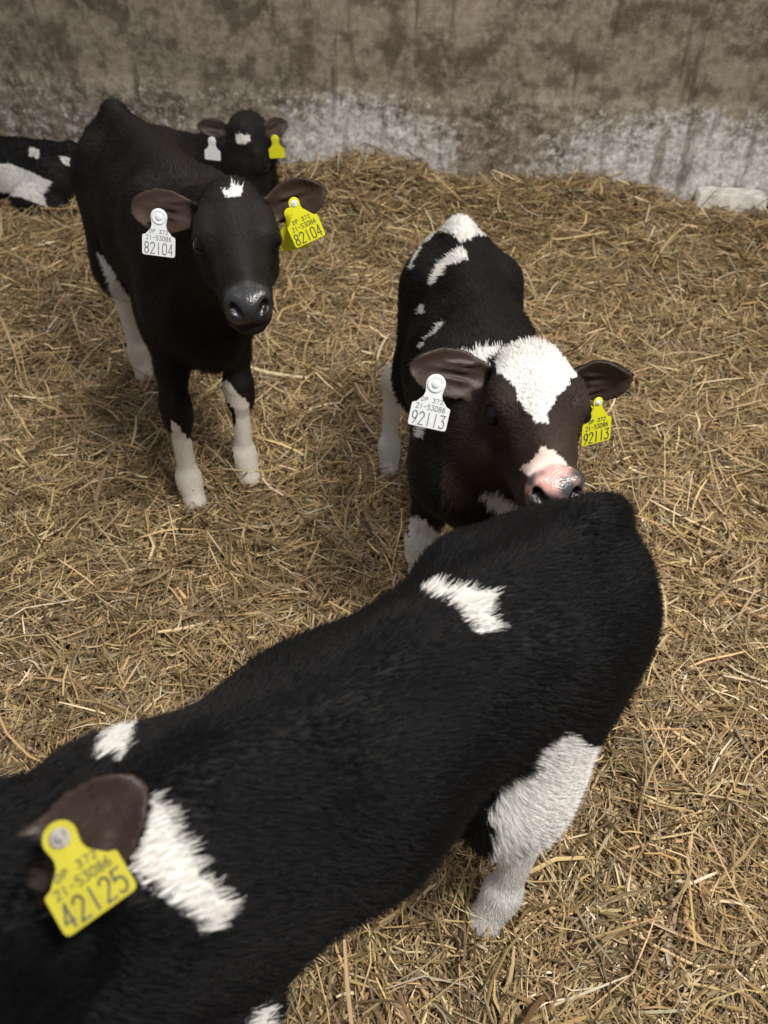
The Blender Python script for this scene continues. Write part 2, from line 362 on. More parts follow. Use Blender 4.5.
class Calf:
    def __init__(s, sp):
        s.sp = sp; s.s = sp.get('s', 1.0); s.yaw = R(sp['yaw']); s.o = np.array([sp['loc'][0], sp['loc'][1], sp.get('z0', 0.0)])
        c, sn = math.cos(s.yaw), math.sin(s.yaw)
        s.Rz = np.array([[c, -sn, 0], [sn, c, 0], [0, 0, 1.]])
    def toL(s, w): return s.Rz.T @ (np.array(w, float) - s.o)
    def dL(s, w): return s.Rz.T @ np.array(w, float)
    def H(s, p):                                    # head-local -> calf-local
        return s.hp + s.hR @ (np.array(p, float) * s.hs)
    def build(s):
        sp, S = s.sp, s.s
        s.hs = sp.get('head_s', 1.0)
        s.hp, s.hR = frame_from(s.toL(sp['poll']), s.dL(np.array(sp['muzzle']) - np.array(sp['poll'])), roll=sp.get('head_roll', 0.0))
        s.hp = s.toL(sp['poll'])
        lo, hi = np.array(sp.get('lo', (-.62, -.30, -.06))), np.array(sp.get('hi', (.75, .30, 1.0)))
        tipx = s.hp + s.hR[:, 0] * .30 * s.hs; pad = .09
        lo = np.minimum(lo, np.minimum(tipx, s.hp) - pad * 1.9); hi = np.maximum(hi, np.maximum(tipx, s.hp) + pad * 1.9)
        F = s.F = Field(lo, hi, sp.get('h', .0035))
        lying = sp.get('lying', False); dz = sp.get('dz', 0.0)
        def T(x, y, z): return np.array([x * S, y * S, (z + dz) * S])
        bx = sp.get('bend', 0.0)                                          # sideways curve of the spine
        lf = sp.get('len', 1.0)
        def fx(x): return x if x < -.1 else -.1 + (x + .1) * lf
        def TB(x, y, z):
            x = fx(x); return T(x, y + bx * ((x + .05) ** 2 - .09), z)
        fat = sp.get('fat', 1.0)
        # trunk
        tr = [(TB(-.345, 0, .690), (.080, .082)), (TB(-.25, 0, .664), (.113, .104)), (TB(-.12, 0, .641), (.128, .138)),
              (TB(.03, 0, .621), (.142, .162)), (TB(.17, 0, .607), (.128, .182)), (TB(.29, 0, .605), (.100, .155))]
        dp = sp.get('depth', 1.0)
        tr = [(p + np.array([0, 0, b * S * (1 - dp) * (i_ > 1)]), (a * S * (fat if i_ < 3 else 1), b * S * (dp if i_ > 1 else 1))) for i_, (p, (a, b)) in enumerate(tr)]
        F.chain(tr, k=.03)
        F.prim(TB(-.34, 0, .765), TB(-.20, 0, .757), .020 * S, .020 * S, k=.06)
        F.prim(TB(-.20, 0, .757), TB(-.05, 0, .766), .020 * S, .022 * S, k=.06)            # backbone
        F.prim(TB(-.05, 0, .766), TB(.20, 0, .782), .022 * S, .028 * S, k=.06)
        F.prim(TB(.14, 0, .745), TB(.25, 0, .74), (.045 * S, .05 * S), (.045 * S, .05 * S), k=.06)    # withers
        F.prim(TB(-.388, 0, .770), TB(-.345, 0, .785), .020 * S, .021 * S, k=.035)           # tail head
        bz = sp.get('brisket', 0.0); F.prim(TB(.315, 0, .49 + bz), TB(.20, 0, .430 + bz), .058 * S, .050 * S, k=.07)               # brisket
        for g in (-1, 1):
            F.prim(TB(-.20, g * .090, .732), TB(-.17, g * .092, .718), .026 * S, .024 * S, k=.05)        # hook bones
            F.prim(TB(-.375, g * .048, .715), TB(-.36, g * .05, .70), .026 * S, .03 * S, k=.05)        # pin bones
        for g in (-1, 1):
            F.prim(TB(-.125, g * .150, .745), TB(-.085, g * .155, .725), .026 * S, .022 * S, k=.05, op=-1)      # hollow in front of the hip
        # tail
        tl = sp.get('tail', [(-.405, 0, .755), (-.43, 0, .70), (-.435, 0, .55), (-.43, 0, .38), (-.425, 0, .30)])
        tr_ = [.022, .019, .014, .012, .020]
        F.chain([(T(*p), r * S) for p, r in zip(tl, tr_)], k=.015)
        # legs
        s.hoof = []
        for g, key in ((1, 'fl'), (-1, 'fr')):
            L_ = sp['legs'][key]
            if lying:
                pts = L_; rs = [(.075, .10), (.050, .06), (.036, .04), (.024, .026), (.030, .030), (.026, .027)]
                F.chain([(T(*p), (a * S, b * S)) for p, (a, b) in zip(pts, rs)], k=.03); s.hoof.append((T(*pts[-1]), T(*pts[-1]) - T(*pts[-2]))); continue
            hf = np.array(s.toL((L_[0], L_[1], 0))); hf = hf / S; zg = sp.get('gz', 0.0)
            knee = np.array([hf[0] * .55 + fx(.24) * .45 + L_[2], hf[1] * .72 + g * .085 * .28, .285])
            cw = sp.get('chw', 1.0); elb = np.array([.215, g * .098 * cw, .50]); sh = np.array([.315, g * .085 * cw, .575]); sc = np.array([.20, g * .070, .74])
            fet = np.array([hf[0] * .97 - .012 + knee[0] * .03, hf[1] * .97 + knee[1] * .03, .088])
            F.prim(TB(*sc), TB(*sh), (.040 * S, .075 * S), (.062 * S, .075 * S), k=.05)
            F.prim(TB(*sh), TB(*elb), (.058 * S, .072 * S), (.052 * S, .072 * S), k=.05)
            el2 = elb * 1.0; el2[0] = fx(elb[0])
            F.prim(T(*el2), T(*(el2 * .45 + knee * .55)), (.047 * S, .062 * S), (.033 * S, .040 * S), k=.04)
            F.prim(T(*(el2 * .45 + knee * .55)), T(*(knee + [0, 0, .03])), (.033 * S, .040 * S), (.029 * S, .032 * S), k=.02)
            F.prim(T(*(knee + [.004, 0, .02])), T(*(knee + [.002, 0, -.018])), (.036 * S, .037 * S), (.034 * S, .034 * S), k=.02)
            F.prim(T(*knee), T(*fet), (.0235 * S, .026 * S), (.0205 * S, .024 * S), k=.025)
            F.prim(T(*(fet + [0, 0, .008])), T(*(fet + [.002, 0, -.01])), (.029 * S, .029 * S), (.028 * S, .029 * S), k=.02)
            F.prim(T(*fet), T(hf[0] + .006, hf[1], .030), (.025 * S, .026 * S), (.029 * S, .031 * S), k=.018)
            s.hoof.append((T(hf[0], hf[1], 0), None))
        for g, key in ((1, 'hl'), (-1, 'hr')):
            L_ = sp['legs'][key]
            if lying:
                pts = L_; rs = [(.10, .13), (.075, .085), (.038, .048), (.026, .03), (.030, .030), (.026, .027)]
                F.chain([(T(*p), (a * S, b * S)) for p, (a, b) in zip(pts, rs)], k=.04); s.hoof.append((T(*pts[-1]), T(*pts[-1]) - T(*pts[-2]))); continue
            hf = np.array(s.toL((L_[0], L_[1], 0))) / S
            hip = np.array([-.27, g * .072, .665]); sti = np.array([-.175 + L_[2], g * .100, .47])
            hock = np.array([hf[0] - .075, hf[1] * .85 + g * .085 * .15, .285]); fet = np.array([hf[0] - .030, hf[1], .088])
            F.prim(TB(*hip), TB(*sti), (.072 * S, .115 * S), (.058 * S, .078 * S), k=.05)
            F.prim(TB(-.345, g * .062, .66), TB(-.29, g * .080, .47), (.045 * S, .060 * S), (.040 * S, .052 * S), k=.06)
            md = sti * .45 + hock * .55
            th = sp.get('thigh', 1.0); F.prim(TB(*sti), T(*md), (.054 * S * th, .080 * S * th), (.038 * S * th, .054 * S * th), k=.04)
            F.prim(T(*md), T(*(hock + [0, 0, .02])), (.038 * S * th, .054 * S * th), (.027 * S, .034 * S), k=.03)
            F.prim(T(*(hock + [-.022, 0, .035])), T(*(hock + [-.012, 0, -.01])), (.017 * S, .017 * S), (.022 * S, .026 * S), k=.025)
            F.prim(T(*hock), T(*fet), (.0255 * S, .030 * S), (.0215 * S, .025 * S), k=.03)
            F.prim(T(*(fet + [0, 0, .008])), T(*(fet + [.004, 0, -.01])), (.029 * S, .030 * S), (.028 * S, .029 * S), k=.02)
            F.prim(T(*fet), T(hf[0] + .004, hf[1], .030), (.025 * S, .026 * S), (.030 * S, .031 * S), k=.018)
            s.hoof.append((T(hf[0], hf[1], 0), None))
        # neck
        nb = s.H((-.015, 0, -.045)); n0 = TB(.20, 0, .66); n1 = TB(.315, 0, .65)
        mid = np.array(sp['neck_mid']) if 'neck_mid' in sp else None
        mid = s.toL(mid) if mid is not None else (n1 * .45 + nb * .55 + np.array([0, 0, -.005 + sp.get('neck_up', 0)]))
        nk = sp.get('neck_r', 1.0)
        F.chain([(n0, (.085 * S, .125 * S)), (n1 * .7 + mid * .3, (.082 * S * nk, .125 * S)), (mid, (.068 * S * nk, .100 * S)), (nb, (.055 * S, .070 * S))], k=.04)
        # head
        Hc = s.H; hs = s.hs; sd = s.hR[:, 1]
        def hp(a, b, ra, rb, k=.015, op=1, side=None):
            F.prim(Hc(a), Hc(b), np.array(ra) * hs, np.array(rb) * hs, side=(sd if side is None else s.hR @ np.array(side)), k=k, op=op)
        EX, EY, EZ = .080, .0570, -.024                                                  # eye place
        s.eye_h = (EX, EY, EZ)
        hp((.0, 0, -.030), (.070, 0, -.030), (.064, .056), (.067, .054), k=.03)        # cranium, brow
        hp((-.008, 0, .012), (.02, 0, .010), (.034, .024), (.045, .024), k=.04)        # poll
        hp((.070, 0, -.032), (.150, 0, -.050), (.061, .050), (.041, .041), k=.025)     # face
        hp((.150, 0, -.050), (.200, 0, -.058), (.038, .038), (.032, .031), k=.02)      # nose
        hp((.075, 0, .006), (.185, 0, -.020), (.017, .010), (.016, .010), k=.03)       # nasal ridge
        hp((.206, 0, -.062), (.222, 0, -.064), (.037, .030), (.035, .027), k=.02)      # muzzle pad
        for g in (-1, 1):
            hp((.010, g * .048, -.070), (.060, g * .044, -.090), (.024, .040), (.022, .034), k=.035)    # cheek and jaw angle
            hp((.055, g * .036, -.100), (.185, g * .018, -.102), (.020, .020), (.018, .015), k=.03)
            hp((EX - .030, g * .050, .000), (EX + .012, g * .052, -.006), .017, .014, k=.022)          # brow ridge
            hp((.218, g * .024, -.048), (.225, g * .025, -.060), .015, .013, k=.012)                   # nostril wings
            hp((.196, g * .026, -.078), (.220, g * .021, -.083), .015, .013, k=.014)                   # upper lip
        hp((.200, 0, -.108), (.222, 0, -.106), (.027, .013), (.024, .012), k=.014)      # chin
        hp((.10, 0, -.098), (.19, 0, -.104), (.032, .020), (.026, .016), k=.03)
        for g in (-1, 1):                                                                  # mouth slit, nostrils, orbits
            F.chain([(Hc(q), r * hs) for q, r in (((.252, 0, -.097), .0036), ((.242, g * .022, -.097), .0038), ((.208, g * .040, -.095), .0036), ((.165, g * .048, -.090), .002))], k=.006, op=-1)
            hp((.246, g * .019, -.062), (.232, g * .026, -.054), (.0120, .0070), (.009, .006), k=.004, op=-1, side=(0, g * .45, .85))
            hp((.238, g * .030, -.056), (.230, g * .037, -.064), .0045, .0035, k=.005, op=-1)
            F.prim(Hc((EX + .003, g * (EY + .014), EZ)), Hc((EX + .004, g * (EY + .015), EZ)), .0150 * hs, .0150 * hs, k=.008, op=-1)
            F.prim(Hc((EX + .018, g * (EY + .006), EZ - .012)), Hc((EX + .036, g * (EY - .004), EZ - .018)), .004 * hs, .003 * hs, k=.014, op=-1)   # tear groove
        s.eyes = [(Hc((EX + .0045, g * (EY + .0028), EZ)), g) for g in (1, -1)]
        for g in (1, -1):                                       # lids
            ec = np.array((EX + .0035, g * (EY + .0030), EZ)); ed = np.array((.50, g * .86, .12)); ed /= np.linalg.norm(ed)
            e1 = np.cross(ed, (0, 0, 1.)); e1 /= np.linalg.norm(e1); e2 = np.cross(e1, ed)
            ring = [ec + ed * .0030 + (e1 * math.cos(t) * .0188 + e2 * math.sin(t) * .0162) for t in np.linspace(0, 2 * math.pi, 13)]
            for i in range(12):
                up_ = math.sin(2 * math.pi * (i + .5) / 12)
                F.prim(Hc(ring[i]), Hc(ring[i + 1]), (.0036 + .0016 * max(0, up_)) * hs, (.0036 + .0016 * max(0, up_)) * hs, k=.006)
        # ears: cupped leaves
        s.ears = []
        for g, key in ((1, 'ear_l'), (-1, 'ear_r')):
            e = sp[key]; root = np.array((-.005, g * .050, -.018))
            if 'tip_w' in e:
                tip = s.headc(s.toL(e['tip_w'])); nrm = s.hR.T @ s.dL(e['face_w'])
                tip = root + (tip - root) / np.linalg.norm(tip - root) * e.get('len', np.linalg.norm(tip - root))
            else:
                tip = np.array(e['tip'], float) * (1, g, 1); nrm = np.array(e['face'], float) * (1, g, 1)
            axd = tip - root; L_ = np.linalg.norm(axd); axn = axd / L_; nrm = nrm - axn * (nrm @ axn); nrm /= np.linalg.norm(nrm)
            sdv = np.cross(nrm, axn)
            A = s.hR @ axn; N_ = s.hR @ nrm; SD = s.hR @ sdv
            up = np.cross(A, SD / np.linalg.norm(SD)); cs = 1 if up @ N_ > 0 else -1      # cup toward the facing side
            W = e.get('w', 1.0)
            q = [(0, .015, .015), (.20, .027, .0075), (.42, .0375, .0056), (.66, .0375, .0050), (.84, .029, .0048), (.95, .018, .0046)]
            pts = []; rid = []
            tq = np.linspace(0, .95, 15); q = [(t, np.interp(t, [z[0] for z in q], [z[1] for z in q]), np.interp(t, [z[0] for z in q], [z[2] for z in q])) for t in tq]
            for t, a, bb in q:
                P_ = root + axd * t + nrm * (-.010 * math.sin(t * math.pi)) + sdv * 0
                pts.append((Hc(P_), (a * W * hs, bb * hs)))
            F.chain(pts, side=SD, k=.006, cup=cs * .015 * hs)
            for wv, t0, t1 in ((.010, .22, .72), (-.007, .25, .80), (-.019, .30, .62)):        # ridges inside the cup
                B0, B1 = root + axd * t0 + nrm * (.004 + 40 * wv * wv * .3) + sdv * wv, root + axd * t1 + nrm * (-.002 + 40 * wv * wv * .3) + sdv * wv * .8
                F.prim(Hc(B0), Hc(B1), .0042 * hs, .0028 * hs, k=.006); rid.append((Hc(B0), Hc(B1)))
            s.ears.append(dict(root=Hc(root), A=A, N=N_, SD=SD, L=L_ * hs, key=key, pts=pts, rid=rid, cup=cs * .015 * hs))
            F.prim(Hc(root + axd * .10 + nrm * .014), Hc(root + axd * .30 + nrm * .012), (.013 * hs, .010 * hs), (.016 * hs, .007 * hs), side=SD, k=.008, op=-1)
        F.blur(1)
        P, Q = F.mesh(); s.F = None
        P = P[:, :]
        s.P, s.Q = P, Q; s.N = vnormals(P, Q)
        return P, Q
    # ---- coat pattern, in the calf's own coordinates
    def headc(s, p): return (p - s.hp) @ s.hR / s.hs
    def earmask(s, p, n):
        """(is ear, is inside of the ear)"""
        out = np.zeros(len(p)); inn = np.zeros(len(p))
        for e in s.ears:
            idx = np.nonzero(np.linalg.norm(p - e['root'], axis=1) < .20)[0]
            if len(idx) == 0: continue
            q = p[idx]; d = np.full(len(q), 1.)
            t = (q - e['root']) @ e['A'] / e['L']
            for (A, ra), (B, rb) in zip(e['pts'][:-1], e['pts'][1:]): d = np.minimum(d, pdist(q, A, B, ra, rb, e['SD'], e['cup']))
            for A, B in e['rid']: d = np.minimum(d, pdist(q, A, B, (.0045, .0045), (.004, .004), e['SD']))
            mk = (d < .0042) & (t > .16)
            out[idx[mk]] = 1; inn[idx[mk & ((n[idx] @ e['N']) > .1)]] = 1
        return out, inn
    def coat(s, p, n):
        sp = s.sp; k = len(p)
        j = np.stack([vnoise(p, 70, a) - .5 for a in (1, 2, 3)], 1) * .008 + np.stack([vnoise(p, 190, a) - .5 for a in (4, 5, 6)], 1) * .005
        pj = p + j
        col = np.tile(np.array(sp['dark']), (k, 1)); wet = np.zeros(k)
        hc = s.headc(p); face = np.clip((hc[:, 0] + .02) / .1, 0, 1) * (np.abs(hc[:, 1]) < .13) * (hc[:, 2] > -.22)
        if 'face' in sp: col = col * (1 - face[:, None]) + np.array(sp['face']) * face[:, None]
        var = .75 + .5 * vnoise(p, 9, 40)
        col = col * var[:, None]
        ear, inn = s.earmask(p, n)
        if 'ear_in' in sp: col[inn > 0] = sp['ear_in']
        for pt in PATCH.get(sp['key'], []) + sp.get('patch', []):
            if pt[0] == 'poly':
                _, c, org, ax, poly, dmin, dmax, nmin = pt
                org = np.array(org); ax = np.array(ax); e1 = np.cross(ax, (0, 0, 1.)); e1 /= np.linalg.norm(e1); e2 = np.cross(ax, e1)
                q = pj - org; dd = q @ ax; x = q @ e1; y = q @ e2
                pl = np.array(poly); mk = np.zeros(k, bool); xs, ys = pl[:, 0], pl[:, 1]
                for i in range(len(pl)):
                    x1, y1, x2, y2 = xs[i - 1], ys[i - 1], xs[i], ys[i]
                    if y1 == y2: continue
                    mk ^= ((y1 > y) != (y2 > y)) & (x < (x2 - x1) * (y - y1) / (y2 - y1) + x1)
                mk &= (dd > dmin) & (dd < dmax) & ((n @ ax) < nmin)
            elif pt[0] == 'sock':                       # (sock, colour, hoof index, height, radius)
                _, c, hi_, zz, rad = pt
                h0 = s.hoof[hi_][0]; mk = (pj[:, 2] < zz) & (np.hypot(pj[:, 0] - h0[0], pj[:, 1] - h0[1]) < rad)
            elif pt[0] == 'head':                       # ellipsoid in head coordinates
                _, c, ctr, rad = pt
                q = (s.headc(pj) - np.array(ctr)) / np.array(rad); mk = (q * q).sum(1) < 1
            elif pt[0] == 'box':
                _, c, a, b_ = pt
                mk = np.all((pj > np.array(a)) & (pj < np.array(b_)), axis=1)
            if pt[0] != 'head': mk = mk & (ear < .5)
            col[mk] = CW[c] if isinstance(c, str) else c
        # moist muzzle
        mz = np.clip((hc[:, 0] - (.208 + 1.5 * np.clip(-.078 - hc[:, 2], 0, 1) + 8. * hc[:, 1] ** 2)) / .006, 0, 1) * (hc[:, 2] > -.097) * (np.abs(hc[:, 1]) < .05) * (np.linalg.norm(hc, axis=1) < .3)
        wet = np.maximum(mz, inn * .40)
        mc = np.array(sp.get('muzzle_col', (.035, .033, .033)))
        mm = np.tile(mc, (k, 1))
        if sp.get('pink'):
            f = np.clip((vnoise(p, 60, 51) - .45) * 3 + (hc[:, 2] + .055) * 30, 0, 1)[:, None]
            mm = mm * (1 - f) + np.array((.62, .34, .30)) * f
        col = col * (1 - mz[:, None]) + mm * mz[:, None]
        # nostril holes, mouth line and eyelids dark
        for g in (-1, 1):
            dn = np.linalg.norm((hc - np.array((.233, g * .0235, -.058))) / (1, .9, 1), axis=1); col[dn < .0100] = (.008, .006, .006)
            de = np.linalg.norm(hc - np.array((s.eye_h[0] + .002, g * (s.eye_h[1] + .004), s.eye_h[2])), axis=1); f = np.clip((.0215 - de) / .003, 0, 1)[:, None]
            col = col * (1 - f) + np.array((.012, .009, .008)) * f
        return col, wet
    def flow(s, p, n):
        """lie of the hair"""
        hc = s.headc(p)
        isH = np.clip((hc[:, 0] + .03) / .05, 0, 1) * (np.abs(hc[:, 1]) < .11) * (hc[:, 2] > -.14) * (hc[:, 0] < .30)
        body = np.stack([np.full(len(p), -1.), np.zeros(len(p)), -.55 * np.ones(len(p))], 1)
        lz = .44 * s.s
        leg = np.clip((lz - p[:, 2]) / .12, 0, 1)[:, None] if not s.sp.get('lying') else np.zeros((len(p), 1))
        f = body * (1 - leg) + np.array((-.15, 0, -1.)) * leg
        nk = np.clip((p[:, 0] - .30 * s.s) / .1, 0, 1)[:, None]
        nd = s.hp - np.array([.25, 0, .66]) * s.s; nd = nd / np.linalg.norm(nd)
        f = f * (1 - nk) + (-nd + np.array((0, 0, -.35))) * nk
        hd = s.hR @ np.array((-1., 0, -.1)); f = f * (1 - isH[:, None]) + hd * isH[:, None]
        out, _ = s.earmask(p, n)
        for e in s.ears:
            q = p - e['root']; t = q @ e['A'] / e['L']; mk = (t > .1) & (np.linalg.norm(q, axis=1) < .2) & (out > 0)
            f[mk] = e['A']
        f += np.stack([vnoise(p, 9, a) - .5 for a in (61, 62, 63)], 1) * .9
        f = f - n * np.einsum('ij,ij->i', f, n)[:, None]
        return f / (np.linalg.norm(f, axis=1, keepdims=True) + 1e-9), isH, out

CW = {'white': (.73, .715, .685), 'dirty': (.70, .65, .57), 'cream': (.72, .62, .45), 'pinkw': (.82, .66, .58), 'dark': (.012, .010, .010), 'brown': (.04, .025, .018)}
PATCH = {}
#PATCH_BEGIN
PATCH = {
 'A': [
  ('poly', 'white', (0.5722, 0.0238, 0.9058), (-0.9073, 0.2638, -0.3274), [(-0.021, -0.0091), (-0.0113, -0.0019), (0.0008, -0.0128), (0.0198, -0.0083), (0.0162, 0.0031), (-0.0013, 0.015), (-0.0143, 0.0077)], -0.05, 0.05, 0.25),
  ('poly', 'dirty', (0.3173, -0.1205, 0.1414), (-0.7845, 0.1226, -0.6079), [(-0.0086, -0.1273), (0.0153, -0.0802), (0.0615, -0.0552), (0.0675, 0.0149), (0.04, 0.1698), (-0.0542, 0.1492), (-0.0305, -0.0571)], -0.13, 0.13, 0.25),
  ('poly', 'dirty', (0.2915, 0.0469, 0.1443), (-0.7799, 0.1991, -0.5934), [(-0.0168, -0.1671), (-0.0017, -0.1353), (0.0252, -0.1133), (0.0265, -0.0112), (0.0505, 0.1557), (-0.0498, 0.141), (-0.0285, -0.0185), (-0.0349, -0.0461), (-0.0145, -0.0561), (-0.011, -0.0932), (-0.0298, -0.1215), (-0.0353, -0.166)], -0.13, 0.13, 0.25),
  ('poly', 'white', (-0.1165, -0.1323, 0.4603), (-0.9045, 0.1063, -0.413), [(-0.0277, -0.0948), (-0.0097, -0.084), (0.0212, 0.0099), (0.0463, 0.0481), (0.0347, 0.1187), (0.0113, 0.0824), (-0.013, 0.01)], -0.1, 0.1, 0.25),
 ],
 'B': [
  ('poly', 'white', (-0.2833, -0.0121, 0.7315), (-0.9226, 0.1039, -0.3715), [(-0.0037, -0.0686), (-0.0213, -0.0421), (-0.0372, -0.0193), (-0.0741, 0.023), (-0.0981, 0.0859), (-0.0864, 0.0803), (-0.0759, 0.0389), (-0.04, 0.0053), (-0.0047, 0.0122), (0.0091, 0.0271), (0.0456, 0.0126), (0.0889, 0.0151), (0.0496, -0.0162), (0.0148, -0.0493)], -0.14, 0.14, 0.25),
  ('poly', 'white', (-0.1364, -0.0443, 0.7169), (-0.9075, 0.0928, -0.4097), [(0.0317, -0.0361), (0.0443, -0.0106), (0.0069, 0.0022), (-0.0314, 0.0425), (-0.0362, 0.0351), (-0.0179, -0.0008), (0.0175, -0.0317)], -0.1, 0.1, 0.25),
  ('poly', 'white', (-0.059, -0.0967, 0.6586), (-0.8868, 0.0632, -0.4579), [(-0.007, -0.0118), (0.0073, -0.0079), (0.0039, 0.0094), (-0.004, 0.0099)], -0.1, 0.1, 0.25),
  ('poly', 'white', (-0.2977, -0.1611, 0.351), (-0.8473, 0.0192, -0.5308), [(0.0597, -0.2299), (0.0749, -0.1989), (0.0681, -0.1339), (0.0436, -0.0778), (0.0415, -0.0163), (0.0421, 0.0584), (0.0489, 0.2885), (-0.0441, 0.2888), (-0.044, 0.109), (-0.0314, -0.0161), (-0.0315, -0.1142), (0.0105, -0.2107)], -0.16, 0.16, 0.25),
  ('poly', 'white', (0.0962, -0.0809, 0.692), (-0.8723, 0.0805, -0.4823), [(-0.0304, 0.0303), (0.0032, -0.0131), (0.0243, -0.0242), (-0.0104, 0.0109), (-0.0246, 0.0298)], -0.1, 0.1, 0.25),
  ('poly', 'white', (0.2935, -0.026, 0.7412), (-0.8466, 0.1352, -0.5148), [(-0.0478, -0.0077), (-0.0296, -0.0184), (0.0372, -0.0374), (0.0283, -0.0199), (0.009, 0.0008), (-0.0188, 0.014)], -0.12, 0.12, 0.25),
  ('poly', 'white', (0.3499, 0.0474, 0.7648), (-0.8333, 0.2, -0.5154), [(-0.0607, -0.0053), (-0.0503, -0.0293), (-0.0143, -0.0524), (0.0262, -0.0447), (0.0533, -0.0252), (0.0704, -0.0059), (0.0523, 0.0215), (0.0384, 0.0432), (0.0346, 0.0591), (0.0333, 0.0814), (0.0334, 0.0924), (0.0284, 0.0899), (0.0109, 0.0664), (-0.0095, 0.0492), (-0.0288, 0.0235), (-0.0541, 0.0083)], -0.08, 0.08, 0.25),
  ('poly', 'pinkw', (0.5251, 0.0513, 0.7175), (-0.7606, 0.2236, -0.6095), [(-0.0112, -0.0264), (0.001, -0.0212), (0.0267, -0.004), (0.0369, 0.0072), (0.0168, 0.0204), (-0.0143, 0.0257), (-0.0429, 0.0107), (-0.0263, -0.0067)], -0.05, 0.05, 0.25),
  ('poly', 'white', (0.3631, 0.0207, 0.5022), (-0.7389, 0.1602, -0.6545), [(-0.0348, -0.0151), (-0.0069, -0.0253), (0.0403, 0.0031), (0.0366, 0.0142), (0.0117, 0.0216), (-0.0153, 0.0051)], -0.06, 0.06, 0.25),
  ('poly', 'pinkw', (0.5619, 0.0462, 0.6678), (-0.7258, 0.2185, -0.6522), [(-0.013, 0.0034), (-0.0012, -0.0102), (0.0139, -0.0115), (0.0137, 0.0014), (-0.0041, 0.0137)], -0.05, 0.05, 0.25),
  ('poly', 'white', (0.2544, -0.1059, 0.299), (-0.7126, 0.0592, -0.699), [(-0.0272, -0.0549), (-0.0029, -0.0585), (0.0496, -0.0176), (0.1106, -0.0122), (0.0634, 0.0689), (-0.0188, 0.0782)], -0.12, 0.12, 0.25),
  ('poly', 'white', (0.2763, -0.1152, 0.6018), (-0.8079, 0.0615, -0.5861), [(-0.0113, -0.0137), (0.0119, -0.0085), (0.0058, 0.0123), (-0.008, 0.0166)], -0.1, 0.1, 0.25),
 ],
 'F': [
  ('poly', 'white', (-0.1094, 0.0192, 0.7702), (-0.495, -0.4388, -0.7499), [(-0.0559, -0.0104), (-0.0421, -0.0225), (-0.0129, -0.0176), (0.0262, -0.0203), (0.0208, 0.0033), (0.0321, 0.019), (0.0149, 0.0293), (-0.0042, 0.0189), (-0.0147, 0.0023), (-0.0343, -0.0061)], -0.12, 0.12, 0.25),
  ('poly', 'white', (-0.144, 0.1617, 0.4912), (-0.4333, -0.2175, -0.8746), [(-0.0115, -0.0867), (0.026, -0.089), (0.038, -0.0821), (0.0544, -0.0633), (0.0526, -0.0354), (0.0529, 0.0248), (0.041, 0.1446), (-0.0663, 0.1907), (-0.0783, 0.1142), (-0.0587, 0.0709), (-0.0613, 0.0403), (-0.0744, 0.0308), (-0.0621, -0.0122), (-0.0388, -0.0318), (-0.0359, -0.0555)], -0.18, 0.18, 0.25),
  ('poly', 'white', (0.2589, -0.0683, 0.7694), (-0.0607, -0.5849, -0.8088), [(-0.0116, -0.0104), (-0.0004, -0.0163), (0.0133, -0.0202), (0.0233, -0.0191), (0.0029, 0.0156), (-0.0165, 0.0083), (-0.0171, -0.0023)], -0.08, 0.08, 0.25),
  ('poly', 'white', (0.2637, 0.0635, 0.7726), (-0.0601, -0.4583, -0.8868), [(0.0012, -0.0527), (0.0091, -0.0329), (0.0113, -0.0049), (0.0145, 0.0266), (0.0276, 0.0549), (0.0052, 0.0704), (-0.0001, 0.0616), (-0.0168, 0.0303), (-0.0288, 0.0121), (-0.0297, -0.02), (-0.0184, -0.0329), (-0.0131, -0.0529)], -0.1, 0.1, 0.25),
  ('poly', 'white', (0.2602, 0.1362, 0.5264), (-0.0506, -0.2763, -0.9597), [(-0.003, -0.0172), (0.0153, -0.0064), (0.0059, 0.0168), (-0.0129, 0.0064)], -0.05, 0.05, 0.25),
 ],
 'C': [
  ('poly', 'white', (0.5174, -0.3347, 0.4975), (-0.5479, 0.7897, -0.2759), [(-0.0219, -0.0146), (0.0304, -0.0155), (0.0275, 0.0081), (-0.0114, 0.0199), (-0.0254, 0.0124)], -0.06, 0.06, 0.25),
 ],
 'D': [
  ('poly', 'white', (-0.0634, 0.1225, 0.1554), (0.5138, -0.8057, -0.2948), [(-0.0864, -0.0782), (-0.0154, -0.0685), (0.0395, -0.0356), (0.1238, 0.0267), (0.0746, 0.0754), (0.0763, 0.1271), (-0.0128, 0.0762), (-0.1222, 0.0286)], -0.2, 0.2, 0.25),
  ('poly', 'white', (-0.1357, 0.0726, 0.2593), (0.4996, -0.8225, -0.2719), [(-0.0105, -0.0309), (0.0265, -0.0098), (0.0156, 0.0263), (-0.0226, 0.0095)], -0.15, 0.15, 0.25),
  ('poly', 'white', (-0.2878, 0.0705, 0.2286), (0.4705, -0.8356, -0.2835), [(-0.0321, -0.0309), (0.0346, -0.0026), (0.0269, 0.0259), (-0.0178, 0.0125)], -0.15, 0.15, 0.25),
 ],
}
#PATCH_END

